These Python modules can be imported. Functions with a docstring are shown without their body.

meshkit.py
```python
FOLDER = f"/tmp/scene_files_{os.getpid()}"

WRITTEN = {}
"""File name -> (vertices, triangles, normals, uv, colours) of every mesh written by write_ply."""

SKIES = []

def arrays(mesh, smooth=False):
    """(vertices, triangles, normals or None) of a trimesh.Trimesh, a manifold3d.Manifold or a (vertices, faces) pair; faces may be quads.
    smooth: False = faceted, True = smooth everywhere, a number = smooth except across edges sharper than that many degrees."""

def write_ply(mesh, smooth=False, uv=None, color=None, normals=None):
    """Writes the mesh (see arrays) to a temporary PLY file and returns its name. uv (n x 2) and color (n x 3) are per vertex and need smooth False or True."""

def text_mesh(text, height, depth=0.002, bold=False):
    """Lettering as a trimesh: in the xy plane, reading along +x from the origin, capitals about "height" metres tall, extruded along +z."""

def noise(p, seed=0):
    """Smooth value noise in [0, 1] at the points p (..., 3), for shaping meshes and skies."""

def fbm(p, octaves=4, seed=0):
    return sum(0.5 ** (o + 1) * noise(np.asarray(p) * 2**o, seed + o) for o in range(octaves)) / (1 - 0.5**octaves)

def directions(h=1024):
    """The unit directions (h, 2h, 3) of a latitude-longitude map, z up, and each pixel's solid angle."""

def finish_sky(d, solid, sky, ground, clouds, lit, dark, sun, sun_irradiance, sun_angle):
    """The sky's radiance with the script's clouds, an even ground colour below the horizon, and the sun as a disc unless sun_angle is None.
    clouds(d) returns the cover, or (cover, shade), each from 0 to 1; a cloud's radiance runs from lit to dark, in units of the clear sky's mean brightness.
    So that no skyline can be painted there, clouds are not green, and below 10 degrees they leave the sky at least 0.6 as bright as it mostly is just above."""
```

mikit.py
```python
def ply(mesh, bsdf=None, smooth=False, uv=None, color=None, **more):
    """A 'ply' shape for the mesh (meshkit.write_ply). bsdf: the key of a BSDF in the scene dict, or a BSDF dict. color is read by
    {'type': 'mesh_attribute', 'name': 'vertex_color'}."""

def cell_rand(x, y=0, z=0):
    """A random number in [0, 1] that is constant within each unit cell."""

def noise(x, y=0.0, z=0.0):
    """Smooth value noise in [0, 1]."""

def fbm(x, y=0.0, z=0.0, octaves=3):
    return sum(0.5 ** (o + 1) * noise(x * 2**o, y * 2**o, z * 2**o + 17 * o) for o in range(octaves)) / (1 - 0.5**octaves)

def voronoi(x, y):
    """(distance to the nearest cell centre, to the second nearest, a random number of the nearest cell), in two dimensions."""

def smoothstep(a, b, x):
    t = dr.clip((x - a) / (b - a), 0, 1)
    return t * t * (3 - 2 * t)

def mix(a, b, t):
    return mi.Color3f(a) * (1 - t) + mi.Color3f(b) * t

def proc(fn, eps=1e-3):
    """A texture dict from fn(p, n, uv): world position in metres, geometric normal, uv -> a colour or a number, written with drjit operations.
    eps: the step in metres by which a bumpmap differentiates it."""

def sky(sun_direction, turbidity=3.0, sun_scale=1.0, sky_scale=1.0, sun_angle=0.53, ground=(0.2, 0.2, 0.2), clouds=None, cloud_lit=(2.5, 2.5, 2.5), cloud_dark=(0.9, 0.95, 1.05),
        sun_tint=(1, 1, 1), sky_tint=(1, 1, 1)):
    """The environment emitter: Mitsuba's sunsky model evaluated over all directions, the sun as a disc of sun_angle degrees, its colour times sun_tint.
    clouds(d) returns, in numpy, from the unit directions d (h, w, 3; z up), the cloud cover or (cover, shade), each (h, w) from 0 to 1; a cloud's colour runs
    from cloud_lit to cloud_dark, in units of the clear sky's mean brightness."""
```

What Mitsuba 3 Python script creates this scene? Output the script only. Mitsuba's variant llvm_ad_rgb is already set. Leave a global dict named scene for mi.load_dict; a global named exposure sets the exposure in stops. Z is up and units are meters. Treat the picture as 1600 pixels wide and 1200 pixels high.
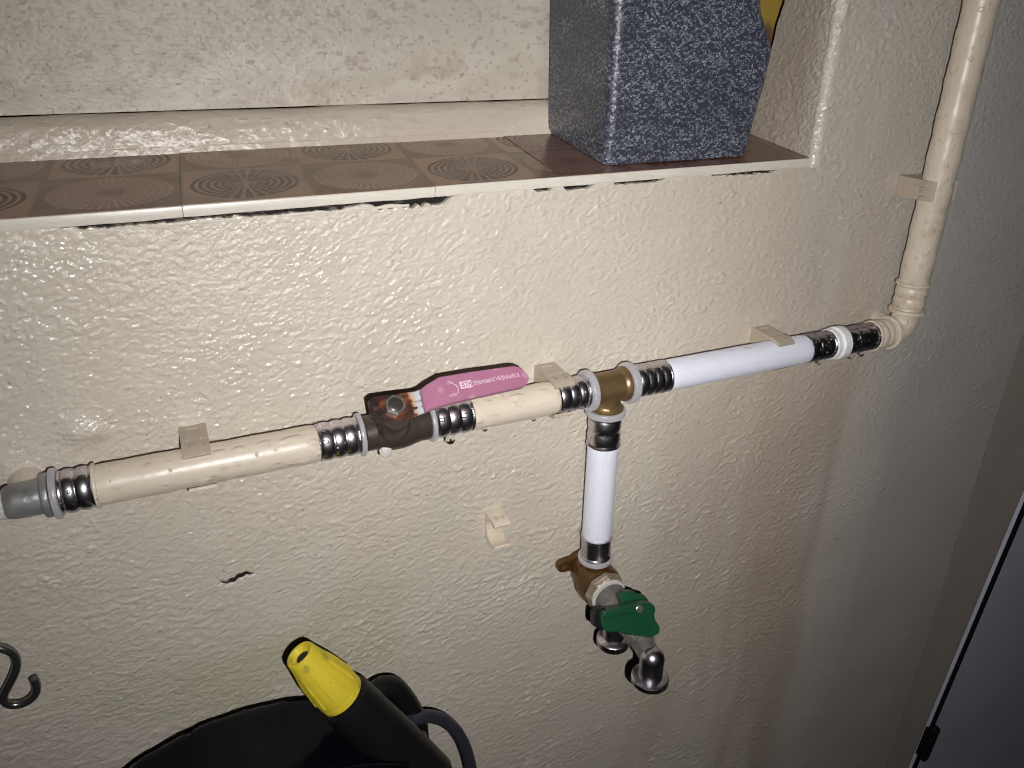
import math
import numpy as np, trimesh, mitsuba as mi, drjit as dr
import manifold3d as m3
from shapely.geometry import Polygon, Point, LineString, box as sbox
from shapely.ops import unary_union
import mikit, meshkit
from mikit import proc, noise, fbm, smoothstep, mix, cell_rand

T = mi.ScalarTransform4f
scene, labels = {'type': 'scene'}, {}

# ------------------------------------------------------------------ camera, light, exposure
CAM = np.array([-0.2220, -0.4868, 1.4541])
FWD = np.array([0.37483, 0.82186, -0.42900])
UP = np.array([0.16602, 0.39576, 0.90322])
RIGHT = np.array([0.91211, -0.40978, 0.01189])
scene['camera'] = {'type': 'perspective', 'fov': 66.62, 'fov_axis': 'x', 'near_clip': 0.01, 'far_clip': 500.0,
                   'to_world': T().look_at(origin=CAM.tolist(), target=(CAM + FWD).tolist(), up=UP.tolist())}
# a dark night sky; the phone's flash (the lamp of this photograph) sits beside its lens
scene['sky'] = mikit.sky([0.3, -0.5, 0.12], turbidity=3, sun_scale=0.0, sky_scale=0.0022)
FLASH = CAM + 0.022 * RIGHT - 0.021 * UP
FLASH_AIM = FLASH + FWD + 0.15 * RIGHT + 0.05 * UP
scene['flash'] = {'type': 'spot', 'to_world': T().look_at(origin=FLASH.tolist(), target=FLASH_AIM.tolist(), up=[0, 0, 1]),
                  'cutoff_angle': 70.0, 'beam_width': 4.0, 'intensity': {'type': 'rgb', 'value': [1.61, 1.585, 1.575]}}
exposure = 0.0


# ------------------------------------------------------------------ helpers
def numbered(key):
    if key not in scene and not any(k.startswith(key + '__') for k in scene):
        return key
    i = 1
    while f'{key}_{i:03d}' in scene or any(k.startswith(f'{key}_{i:03d}__') for k in scene):
        i += 1
    return f'{key}_{i:03d}'


def thing(name, label, cat, group=None):
    key = numbered(name)
    while key in labels:
        base, i = (key[:-4], int(key[-3:])) if key[-3:].isdigit() else (key, 0)
        key = f'{base}_{i + 1:03d}'
    labels[key] = {'label': label, 'category': cat}
    if group:
        labels[key]['group'] = group
    return key


def obj(name, mesh, mat, parent=None, smooth=38, label=None, **more):
    key = numbered(f'{parent}__{name}' if parent else name)
    scene[key] = mikit.ply(mesh, mat, smooth=smooth, **more)
    if label:
        labels[key] = {'label': label}
    return key


def tri(man):
    m = man.to_mesh()
    return trimesh.Trimesh(m.vert_properties[:, :3], m.tri_verts, process=False)


def man(mesh):
    mesh = mesh.copy()
    mesh.merge_vertices()
    if mesh.volume < 0:
        mesh.invert()
    out = m3.Manifold(m3.Mesh(np.asarray(mesh.vertices, np.float32), np.asarray(mesh.faces, np.uint32)))
    if out.is_empty():
        raise ValueError(f'not a solid: {out.status()}')
    return out


def union(*ms):
    out = man(ms[0])
    for x in ms[1:]:
        out = out + man(x)
    return tri(out)


def cut(a, *bs):
    out = man(a)
    for b in bs:
        out = out - man(b)
    return tri(out)


def cat(*ms):
    return trimesh.util.concatenate(list(ms))


def frame_to(axis):
    """Rotation whose z column is the axis."""
    z = np.asarray(axis, float)
    z = z / np.linalg.norm(z)
    x = np.cross([0, 0, 1] if abs(z[2]) < 0.9 else [1, 0, 0], z)
    x /= np.linalg.norm(x)
    m = np.eye(4)
    m[:3, 0], m[:3, 1], m[:3, 2] = x, np.cross(z, x), z
    return m


def lathe(profile, origin, axis, n=56, closed=False):
    """Closed solid from (along, radius) pairs, revolved about the axis through origin."""
    p = np.asarray(profile, float)
    pts = [[r, s] for s, r in p]
    if not closed:
        pts = [[0, p[0][0]]] + pts + [[0, p[-1][0]]]
    else:
        pts = pts + [pts[0]]
    m = trimesh.creation.revolve(np.array(pts), sections=n)
    if m.volume < 0:
        m.invert()
    m.apply_transform(frame_to(axis))
    m.apply_translation(origin)
    return m


def cyl(a, b, r, r2=None, ch=0.0006, n=56):
    a, b = np.asarray(a, float), np.asarray(b, float)
    L = np.linalg.norm(b - a)
    r2 = r if r2 is None else r2
    return lathe([(0, r - ch), (ch, r), (L - ch, r2), (L, r2 - ch)], a, b - a, n)


def tube(path, r, n=20, caps=True):
    p = np.asarray(path, float)
    t = np.gradient(p, axis=0)
    t /= np.linalg.norm(t, axis=1, keepdims=True)
    ref = np.array([0.0, 1.0, 0.0]) if abs(t[0][1]) < 0.9 else np.array([1.0, 0, 0])
    u = np.cross(t[0], ref)
    u /= np.linalg.norm(u)
    rings = []
    rr = np.broadcast_to(r, (len(p),))
    a = np.arange(n) * 2 * np.pi / n
    for i in range(len(p)):
        u = u - t[i] * (u @ t[i])
        u /= np.linalg.norm(u)
        w = np.cross(t[i], u)
        rings.append(p[i] + rr[i] * (np.cos(a)[:, None] * u + np.sin(a)[:, None] * w))
    v = np.vstack(rings + [p[:1], p[-1:]])
    f = []
    for i in range(len(p) - 1):
        for j in range(n):
            k = (j + 1) % n
            f += [[i * n + j, i * n + k, (i + 1) * n + k], [i * n + j, (i + 1) * n + k, (i + 1) * n + j]]
    if caps:
        c0, c1, o = len(v) - 2, len(v) - 1, (len(p) - 1) * n
        for j in range(n):
            k = (j + 1) % n
            f += [[c0, k, j], [c1, o + j, o + k]]
    m = trimesh.Trimesh(v, f, process=False)
    if m.volume < 0:
        m.invert()
    return m


def smooth_path(pts, n=60, closed=False):
    from scipy.interpolate import CubicSpline
    p = np.asarray(pts, float)
    d = np.r_[0, np.cumsum(np.linalg.norm(np.diff(p, axis=0), axis=1))]
    return CubicSpline(d, p)(np.linspace(0, d[-1], n))


def bx(x0, x1, y0, y1, z0, z1):
    m = trimesh.creation.box([x1 - x0, y1 - y0, z1 - z0])
    m.apply_translation([(x0 + x1) / 2, (y0 + y1) / 2, (z0 + z1) / 2])
    return m


def soft(mesh, length, iters=4):
    """Rounds the edges of a closed solid: refined, then smoothed."""
    m = tri(man(mesh).refine_to_length(length))
    m.merge_vertices()
    trimesh.smoothing.filter_taubin(m, lamb=0.5, nu=0.52, iterations=iters * 3)
    return m


def extrude(poly, depth, origin, u, v, w):
    """Polygon (metres) in the plane (u, v) at origin, extruded by depth along w."""
    if not isinstance(poly, Polygon) and not hasattr(poly, 'geoms'):
        poly = Polygon(poly)
    ms = [trimesh.creation.extrude_polygon(g, depth, engine='earcut') for g in getattr(poly, 'geoms', [poly])]
    m = cat(*ms)
    mat = np.eye(4)
    mat[:3, 0], mat[:3, 1], mat[:3, 2], mat[:3, 3] = u, v, w, origin
    m.apply_transform(mat)
    if m.volume < 0:
        m.invert()
    return m


def bevelled(poly, depth, bevel, origin, u, v, w, steps=3):
    poly = Polygon(poly) if not isinstance(poly, Polygon) else poly
    parts = []
    w = np.asarray(w, float)
    for i in range(steps + 1):
        a = math.pi / 2 * i / steps
        inset, push = bevel * (1 - math.sin(a)), bevel * (1 - math.cos(a))
        g = poly.buffer(-inset) if inset > 1e-7 else poly
        parts.append(extrude(g, depth - 2 * push, np.asarray(origin) + w * push, u, v, w))
    return union(*parts)


# ------------------------------------------------------------------ materials
def mat(key, **k):
    bump = k.pop('bump', None)
    two = k.pop('two', True)
    d = {'type': 'principled', **k}
    for c in ('base_color',):
        if isinstance(d.get(c), (tuple, list)):
            d[c] = {'type': 'rgb', 'value': list(map(float, d[c]))}
    if bump:
        d = {'type': 'bumpmap', 'arbitrary': bump, 'scale': 1.0, 'bsdf': d}
    scene[key] = {'type': 'twosided', 'bsdf': d} if two else d
    return key


def wall_colour(p, n, uv):
    base = mix((0.555, 0.502, 0.422), (0.505, 0.453, 0.376), fbm(p.x * 5 + 3, p.y * 5, p.z * 4, 3))
    # broad rain streaks, running down the wall towards its right end
    s = fbm(p.x * 17 + 0.35 * noise(p.z * 9), 3.0, p.z * 0.9, 3)
    right = smoothstep(0.02, 0.34, p.x)
    low = smoothstep(1.32, 1.02, p.z)
    base = mix(base, (0.40, 0.315, 0.245), smoothstep(0.40, 0.72, s) * right * (0.26 + 0.52 * low))
    # paler washed patches, slightly blue
    w = fbm(p.x * 13 + 11, p.y * 9, p.z * 2.0 + 5, 3)
    base = mix(base, (0.58, 0.55, 0.53), smoothstep(0.46, 0.74, w) * (0.12 + 0.5 * smoothstep(0.22, 0.42, p.x)))
    # greenish cast of algae on the lower left
    g = fbm(p.x * 8 + 31, p.y * 8, p.z * 9 + 7, 3)
    base = mix(base, (0.44, 0.42, 0.29), smoothstep(0.50, 0.68, g) * smoothstep(1.22, 1.02, p.z) * smoothstep(0.12, -0.2, p.x) * 0.6)
    # the far end, past the upright pipe, is greyer
    base = mix(base, (0.44, 0.415, 0.40), smoothstep(0.30, 0.50, p.x + 0.05 * (fbm(p.z * 3, p.x * 20, 1.0, 2) - 0.5)) * 0.8)
    # browner, streaked tone inside the window reveal
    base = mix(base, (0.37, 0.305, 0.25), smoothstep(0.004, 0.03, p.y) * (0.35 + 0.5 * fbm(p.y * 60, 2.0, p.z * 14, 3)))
    # dirt caught in the hollows: tiny dark specks
    d = noise(p.x * 170, p.y * 170, p.z * 170)
    return mix(base, (0.20, 0.16, 0.11), smoothstep(0.93, 0.985, d) * 0.5)


def wall_fine(p, n, uv):
    return 0.00062 * fbm(p.x * 560, p.y * 560, p.z * 660, 2) + 0.00035 * smoothstep(0.74, 0.90, noise(p.x * 420, p.y * 420, p.z * 420 + 7))


def wall_rough(p, n, uv):
    wet = fbm(p.x * 22, p.y * 22, p.z * 16 + 4, 3)
    return 0.41 - 0.20 * smoothstep(0.40, 0.60, wet)


mat('plaster_paint', base_color=proc(wall_colour), roughness=proc(wall_rough), specular=0.5, bump=proc(wall_fine, eps=2.5e-4))


def margin_colour(p, n, uv):
    return mix((0.43, 0.38, 0.33), (0.38, 0.335, 0.285), fbm(p.x * 20, 1.0, p.z * 3, 3))


mat('margin_paint', base_color=proc(margin_colour), roughness=0.5, specular=0.4)


def panel_colour(p, n, uv):
    b = mix((0.465, 0.415, 0.350), (0.535, 0.485, 0.410), fbm(p.x * 7, 1.0, p.z * 14, 3))
    low = smoothstep(1.448, 1.41, p.z + 0.02 * (fbm(p.x * 15, 4.0, 2.0, 3) - 0.5))
    b = mix(b, (0.60, 0.55, 0.475), smoothstep(0.38, 0.70, fbm(p.x * 34, 5.0, p.z * 52, 3)) * low * 0.75)
    dirt = fbm(p.x * 190, 7.0, p.z * 190, 3)
    b = mix(b, (0.34, 0.28, 0.22), smoothstep(0.58, 0.74, dirt) * (0.18 + 0.34 * smoothstep(1.39, 1.43, p.z)))
    dots = noise(p.x * 400, 3.0, p.z * 370)
    b = mix(b, (0.26, 0.21, 0.16), smoothstep(0.76, 0.94, dots) * 0.5)
    stain = fbm(p.x * 38 + 9, 2.0, p.z * 38, 3)
    return mix(b, (0.40, 0.31, 0.22), smoothstep(0.48, 0.70, stain) * smoothstep(1.44, 1.40, p.z) * smoothstep(-0.20, 0.03, p.x) * 0.7)


def panel_fine(p, n, uv):
    return 0.00045 * fbm(p.x * 420, 1.0, p.z * 420, 2) + 0.00022 * smoothstep(0.66, 0.80, noise(p.x * 240, 2.0, p.z * 220))


mat('panel_paint', base_color=proc(panel_colour), roughness=0.46, specular=0.4, bump=proc(panel_fine, eps=3e-4))


def bead_colour(p, n, uv):
    b = mix((0.58, 0.51, 0.42), (0.50, 0.43, 0.345), fbm(p.x * 22, p.y * 40, p.z * 60, 3))
    return mix(b, (0.28, 0.22, 0.16), smoothstep(0.88, 0.95, noise(p.x * 210, p.y * 210, p.z * 210)) * 0.6)


mat('bead_paint', base_color=proc(bead_colour), roughness=0.33, specular=0.45,
    bump=proc(lambda p, n, uv: 0.0009 * fbm(p.x * 210, p.y * 280, p.z * 280, 3) + 0.0004 * smoothstep(0.70, 0.86, noise(p.x * 380, p.y * 380, p.z * 380)), eps=3e-4))


def paint_colour(p, n, uv):
    b = mix((0.60, 0.525, 0.425), (0.54, 0.465, 0.37), fbm(p.x * 30, p.y * 30, p.z * 30, 3))
    b = mix(b, (0.42, 0.34, 0.25), smoothstep(0.60, 0.74, fbm(p.x * 55 + 7, p.y * 55, p.z * 55, 3)) * 0.45)
    return mix(b, (0.22, 0.17, 0.12), smoothstep(0.91, 0.97, noise(p.x * 240, p.y * 240, p.z * 240)) * 0.6)


def drops_bump(p, n, uv):
    return 0.0007 * smoothstep(0.70, 0.84, noise(p.x * 260, p.y * 260, p.z * 260)) + 0.00008 * fbm(p.x * 300, p.y * 300, p.z * 300, 2)


mat('cream_pipe_paint', base_color=proc(paint_colour), roughness=0.36, specular=0.5, bump=proc(drops_bump, eps=2.5e-4))


def clip_colour(p, n, uv):
    return mix((0.43, 0.365, 0.29), (0.34, 0.28, 0.215), fbm(p.x * 70, p.y * 70, p.z * 70, 3))


mat('clip_plastic', base_color=proc(clip_colour), roughness=0.38, specular=0.45)


def white_colour(p, n, uv):
    b = mix((0.70, 0.715, 0.80), (0.66, 0.67, 0.75), fbm(p.x * 25, p.y * 25, p.z * 25, 2))
    return mix(b, (0.45, 0.43, 0.42), smoothstep(0.93, 0.98, noise(p.x * 200, p.y * 200, p.z * 200)) * 0.6)


mat('white_pipe_plastic', base_color=proc(white_colour), roughness=0.5, specular=0.22)
mat('ring_plastic', base_color=(0.37, 0.36, 0.375), roughness=0.34, specular=0.5, flatness=0.4)
mat('bright_ring_plastic', base_color=(0.74, 0.74, 0.75), roughness=0.3, specular=0.5)


def sleeve_bump(p, n, uv):
    return 0.00022 * smoothstep(0.72, 0.86, noise(p.x * 330, p.y * 330, p.z * 330)) + 0.00005 * fbm(p.x * 240, p.y * 240, p.z * 240, 2)


scene['chrome_steel'] = {'type': 'twosided', 'bsdf': {'type': 'bumpmap', 'arbitrary': proc(sleeve_bump, eps=2e-4), 'scale': 1.0,
                         'bsdf': {'type': 'roughconductor', 'material': 'Cr', 'alpha': 0.07, 'distribution': 'ggx', 'specular_reflectance': {'type': 'rgb', 'value': [1.0, 1.0, 1.0]}}}}
scene['wet_chrome_steel'] = {'type': 'twosided', 'bsdf': {'type': 'bumpmap', 'arbitrary': proc(lambda p, n, uv: 0.0011 * smoothstep(0.62, 0.80, noise(p.x * 300, p.y * 300, p.z * 300)), eps=2e-4), 'scale': 1.0,
                             'bsdf': {'type': 'roughconductor', 'material': 'Cr', 'alpha': 0.07, 'distribution': 'ggx', 'specular_reflectance': {'type': 'rgb', 'value': [0.75, 0.75, 0.78]}}}}
scene['tap_chrome'] = {'type': 'twosided', 'bsdf': {'type': 'roughconductor', 'material': 'Cr', 'alpha': 0.07, 'distribution': 'ggx', 'specular_reflectance': {'type': 'rgb', 'value': [0.86, 0.86, 0.88]}}}


def dull_metal(p, n, uv):
    b = mix((0.22, 0.215, 0.21), (0.12, 0.11, 0.10), fbm(p.x * 90, p.y * 90, p.z * 90, 3))
    return mix(b, (0.34, 0.325, 0.30), smoothstep(0.60, 0.72, fbm(p.x * 160 + 5, p.y * 160, p.z * 160, 2)) * 0.6)


mat('dull_zinc', base_color=proc(dull_metal), roughness=0.36, metallic=0.55, specular=0.5,
    bump=proc(lambda p, n, uv: 0.0004 * fbm(p.x * 230, p.y * 230, p.z * 230, 3), eps=3e-4))


mat('wet_zinc', base_color=proc(lambda p, n, uv: mix((0.36, 0.36, 0.36), (0.15, 0.145, 0.14), fbm(p.x * 110, p.y * 110, p.z * 110, 3))), roughness=0.42, metallic=0.45,
    bump=proc(lambda p, n, uv: 0.0005 * fbm(p.x * 200, p.y * 200, p.z * 200, 3), eps=3e-4))


def valve_colour(p, n, uv):
    return mix((0.085, 0.068, 0.055), (0.045, 0.035, 0.028), fbm(p.x * 90, p.y * 90, p.z * 90, 3))


mat('tarnished_body', base_color=proc(valve_colour), roughness=0.36, metallic=0.45, specular=0.5)


def brass_colour(p, n, uv):
    return mix((0.27, 0.180, 0.090), (0.145, 0.090, 0.042), fbm(p.x * 120, p.y * 120, p.z * 120, 3))


mat('brass', base_color=proc(brass_colour), roughness=0.36, metallic=0.6, specular=0.5,
    bump=proc(lambda p, n, uv: 0.00025 * fbm(p.x * 260, p.y * 260, p.z * 260, 3), eps=3e-4))
mat('dark_brass', base_color=proc(lambda p, n, uv: mix((0.17, 0.085, 0.030), (0.075, 0.038, 0.015), fbm(p.x * 110, p.y * 110, p.z * 110, 3))),
    roughness=0.34, metallic=0.6, specular=0.5)
mat('limed_brass', base_color=proc(lambda p, n, uv: mix((0.36, 0.31, 0.25), (0.20, 0.15, 0.10), fbm(p.x * 200, p.y * 200, p.z * 200, 3))),
    roughness=0.4, metallic=0.45, specular=0.5, bump=proc(lambda p, n, uv: 0.0005 * fbm(p.x * 300, p.y * 300, p.z * 300, 2), eps=3e-4))

LU = np.array([1.0, 0.0, 0.0])
LV = np.array([0.0, 0.7071, 0.7071])
LA = np.array([0.0, -0.7071, 0.7071])
LQ = np.array([-0.108, -0.062, 1.2335])


def rust_colour(p, n, uv):
    a, b, c = float(LQ[0]), float(LQ[1]), float(LQ[2])
    s = (p.x - a) * 1000.0
    f = fbm(p.x * 190, p.y * 190, p.z * 190, 3)
    col = mix((0.035, 0.010, 0.005), (0.15, 0.042, 0.012), smoothstep(0.40, 0.62, f))
    col = mix(col, (0.012, 0.006, 0.004), smoothstep(0.56, 0.70, fbm(p.x * 150 + 9, p.y * 150, p.z * 150, 2)))
    edge = s + 5 * (f - 0.5)
    col = mix(col, (0.46, 0.33, 0.21), smoothstep(8.5, 11.0, edge) * 0.9)
    col = mix(col, (0.010, 0.006, 0.005), smoothstep(-7.0, -13.0, edge) * 0.9)
    zinc = mix((0.42, 0.44, 0.47), (0.34, 0.355, 0.375), f)
    col = mix(col, zinc, smoothstep(11.5, 13.5, edge))
    spots = smoothstep(0.72, 0.80, noise(p.x * 330 + 3, p.y * 330, p.z * 330)) * smoothstep(20.0, 12.0, s)
    return mix(col, (0.06, 0.015, 0.008), spots)


mat('rusty_plate', base_color=proc(rust_colour), roughness=0.42, specular=0.5,
    bump=proc(lambda p, n, uv: 0.0003 * fbm(p.x * 300, p.y * 300, p.z * 300, 2), eps=3e-4))


def pink_colour(p, n, uv):
    b = mix((0.335, 0.135, 0.212), (0.295, 0.115, 0.185), fbm(p.x * 60, p.y * 60, p.z * 60, 3))
    return mix(b, (0.55, 0.38, 0.44), smoothstep(0.74, 0.84, noise(p.x * 150, p.y * 150, p.z * 150 + 3)) * 0.25)


mat('pink_grip', base_color=proc(pink_colour), roughness=0.42, specular=0.45)
mat('pale_print', base_color=(0.56, 0.42, 0.50), roughness=0.5)
mat('nut_steel', base_color=(0.30, 0.29, 0.28), roughness=0.32, metallic=0.8)
mat('dark_bolt', base_color=(0.035, 0.03, 0.028), roughness=0.3, specular=0.6)
mat('green_plastic', base_color=proc(lambda p, n, uv: mix((0.005, 0.058, 0.021), (0.004, 0.040, 0.014), fbm(p.x * 120, p.y * 120, p.z * 120, 3))),
    roughness=0.36, specular=0.45)
mat('black_plastic', base_color=(0.007, 0.007, 0.008), roughness=0.36, specular=0.2)
mat('gloss_black_plastic', base_color=(0.0025, 0.0025, 0.0045), roughness=0.12, specular=0.11,
    bump=proc(lambda p, n, uv: 0.00005 * fbm(p.x * 160, p.y * 160, p.z * 160, 2) + 0.0005 * smoothstep(0.86, 0.94, noise(p.x * 130, p.y * 130, p.z * 130)), eps=3e-4))
mat('hose_rubber', base_color=(0.028, 0.029, 0.042), roughness=0.42, specular=0.4)


def yellow_colour(p, n, uv):
    b = mix((0.62, 0.49, 0.030), (0.54, 0.42, 0.030), fbm(p.x * 60, p.y * 60, p.z * 60, 3))
    return mix(b, (0.24, 0.19, 0.04), smoothstep(0.62, 0.78, fbm(p.x * 140 + 7, p.y * 140, p.z * 70, 3)) * 0.55)


mat('yellow_plastic', base_color=proc(yellow_colour), roughness=0.5, specular=0.35)
mat('hook_steel', base_color=(0.22, 0.22, 0.225), roughness=0.22, metallic=0.9)
mat('shade_and_soil', base_color=proc(lambda p, n, uv: mix((0.006, 0.005, 0.004), (0.10, 0.085, 0.065), smoothstep(0.55, 0.75, fbm(p.x * 160, 2.0, p.z * 300, 3)))), roughness=0.9)  # near-black: painted shade in the sill joint and crack, and the pot's soil
mat('putty', base_color=(0.50, 0.47, 0.43), roughness=0.5)
mat('sill_paint', base_color=proc(lambda p, n, uv: mix((0.63, 0.59, 0.52), (0.55, 0.51, 0.44), fbm(p.x * 35, p.y * 35, p.z * 80, 3))), roughness=0.34, specular=0.45)


def panel_door(p, n, uv):
    return mix((0.56, 0.575, 0.68), (0.44, 0.455, 0.55), fbm(p.x * 9, p.y * 9, p.z * 6, 3))


mat('blue_grey_board', base_color=proc(panel_door), roughness=0.45, specular=0.4)


def wood_colour(p, n, uv):
    g = fbm(p.x * 60, p.y * 40, p.z * 6, 3)
    b = mix((0.20, 0.115, 0.055), (0.105, 0.058, 0.028), g)
    return mix(b, (0.40, 0.27, 0.05), smoothstep(1.445, 1.455, p.z + 0.006 * noise(p.x * 200, 1.0, 1.0)) * 0.9)


mat('old_wood', base_color=proc(wood_colour), roughness=0.5, specular=0.4)


def pot_colour(p, n, uv):
    wx = 1.6 * noise(p.x * 210, p.y * 210, p.z * 210)
    a = fbm(p.x * 980 + wx, p.y * 980 + wx, p.z * 980, 2)
    line = 1 - smoothstep(0.030, 0.085, dr.abs(a - 0.5))
    clump = noise(p.x * 560 + 4, p.y * 560, p.z * 560)
    m = line * smoothstep(0.36, 0.66, clump)
    big = fbm(p.x * 18 + 3, p.y * 18, p.z * 18, 3)
    m = dr.clip(m * (0.40 + 0.5 * smoothstep(0.40, 0.62, big)), 0, 1)
    dark = mix((0.026, 0.028, 0.041), (0.044, 0.047, 0.065), big)
    return mix(dark, (0.36, 0.375, 0.44), m)


mat('fleck_glaze', base_color=proc(pot_colour), roughness=0.40, specular=0.5,
    bump=proc(lambda p, n, uv: 0.00055 * fbm(p.x * 420, p.y * 420, p.z * 420, 2), eps=3e-4))


def ground_colour(p, n, uv):
    return mix((0.24, 0.22, 0.20), (0.16, 0.15, 0.135), fbm(p.x * 3, p.y * 3, 0.0, 4))


mat('concrete', base_color=proc(ground_colour), roughness=0.7)

SK = 0.06          # the window recess runs in at a slight angle to the wall
TX0, TY0, PX, PY = -0.2103, -0.004, 0.0760, 0.0665


def tile_colour(p, n, uv):
    x, y = p.x - SK * p.y, p.y
    sx, sy = (x - TX0) / PX, (y - TY0) / PY
    ix, iy = dr.floor(sx), dr.floor(sy)
    u, v = (sx - ix - 0.5) * 2, (sy - iy - 0.5) * 2
    r = dr.sqrt(u * u + v * v)
    th = dr.atan2(v, u)
    light = dr.abs((ix + iy) - 2 * dr.floor((ix + iy) / 2)) > 0.5
    disc = 1 - smoothstep(0.88, 0.92, r)
    # dark print: rings of dashes that swell towards the upright line through the middle
    ring = 0.5 + 0.5 * dr.cos(2 * math.pi * 8.5 * r)
    spoke = 0.5 + 0.5 * dr.cos(th * 28.0)
    near = dr.exp(-dr.square(u / 0.45))
    dash = smoothstep(0.34, 0.54, ring * (1 - near * 0.75) + near * 0.75 * spoke + 0.10)
    cross = 1 - smoothstep(0.02, 0.05, dr.minimum(dr.abs(u), dr.abs(v))) * 1.0
    dark_print = disc * dash * (1 - 0.8 * cross * (1 - smoothstep(0.2, 0.5, r)))
    # pale print: fine grey rays over rings
    ray = smoothstep(0.35, 0.65, 0.5 + 0.5 * dr.cos(th * 44.0))
    pale_print = disc * (0.35 + 0.65 * ray * smoothstep(0.2, 0.75, 0.5 + 0.5 * dr.cos(2 * math.pi * 8.0 * r) + 0.25)) * smoothstep(0.10, 0.35, r)
    ground_l = mix((0.270, 0.190, 0.140), (0.235, 0.160, 0.115), fbm(p.x * 40, p.y * 40, 1.0, 2))
    ground_d = mix((0.130, 0.075, 0.048), (0.155, 0.094, 0.062), fbm(p.x * 40, p.y * 40, 5.0, 2))
    a = mix(ground_l, (0.040, 0.017, 0.010), dark_print)
    b = mix(ground_d, (0.300, 0.235, 0.215), pale_print * 0.9)
    c = dr.select(light, b, a) * mi.Color3f(1.22, 1.0, 0.86)
    grime = fbm(p.x * 30 + 2, p.y * 30, 3.0, 3)
    c = mix(c, (0.13, 0.095, 0.07), smoothstep(0.5, 0.7, grime) * 0.3)
    c = mix(c, (0.25, 0.205, 0.18), smoothstep(0.48, 0.68, fbm(p.x * 24 + 8, p.y * 34, 9.0, 3)) * 0.38)
    return mix(c, (0.12, 0.085, 0.06), smoothstep(0.93, 0.985, dr.maximum(dr.abs(u), dr.abs(v))) * 0.5)


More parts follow.
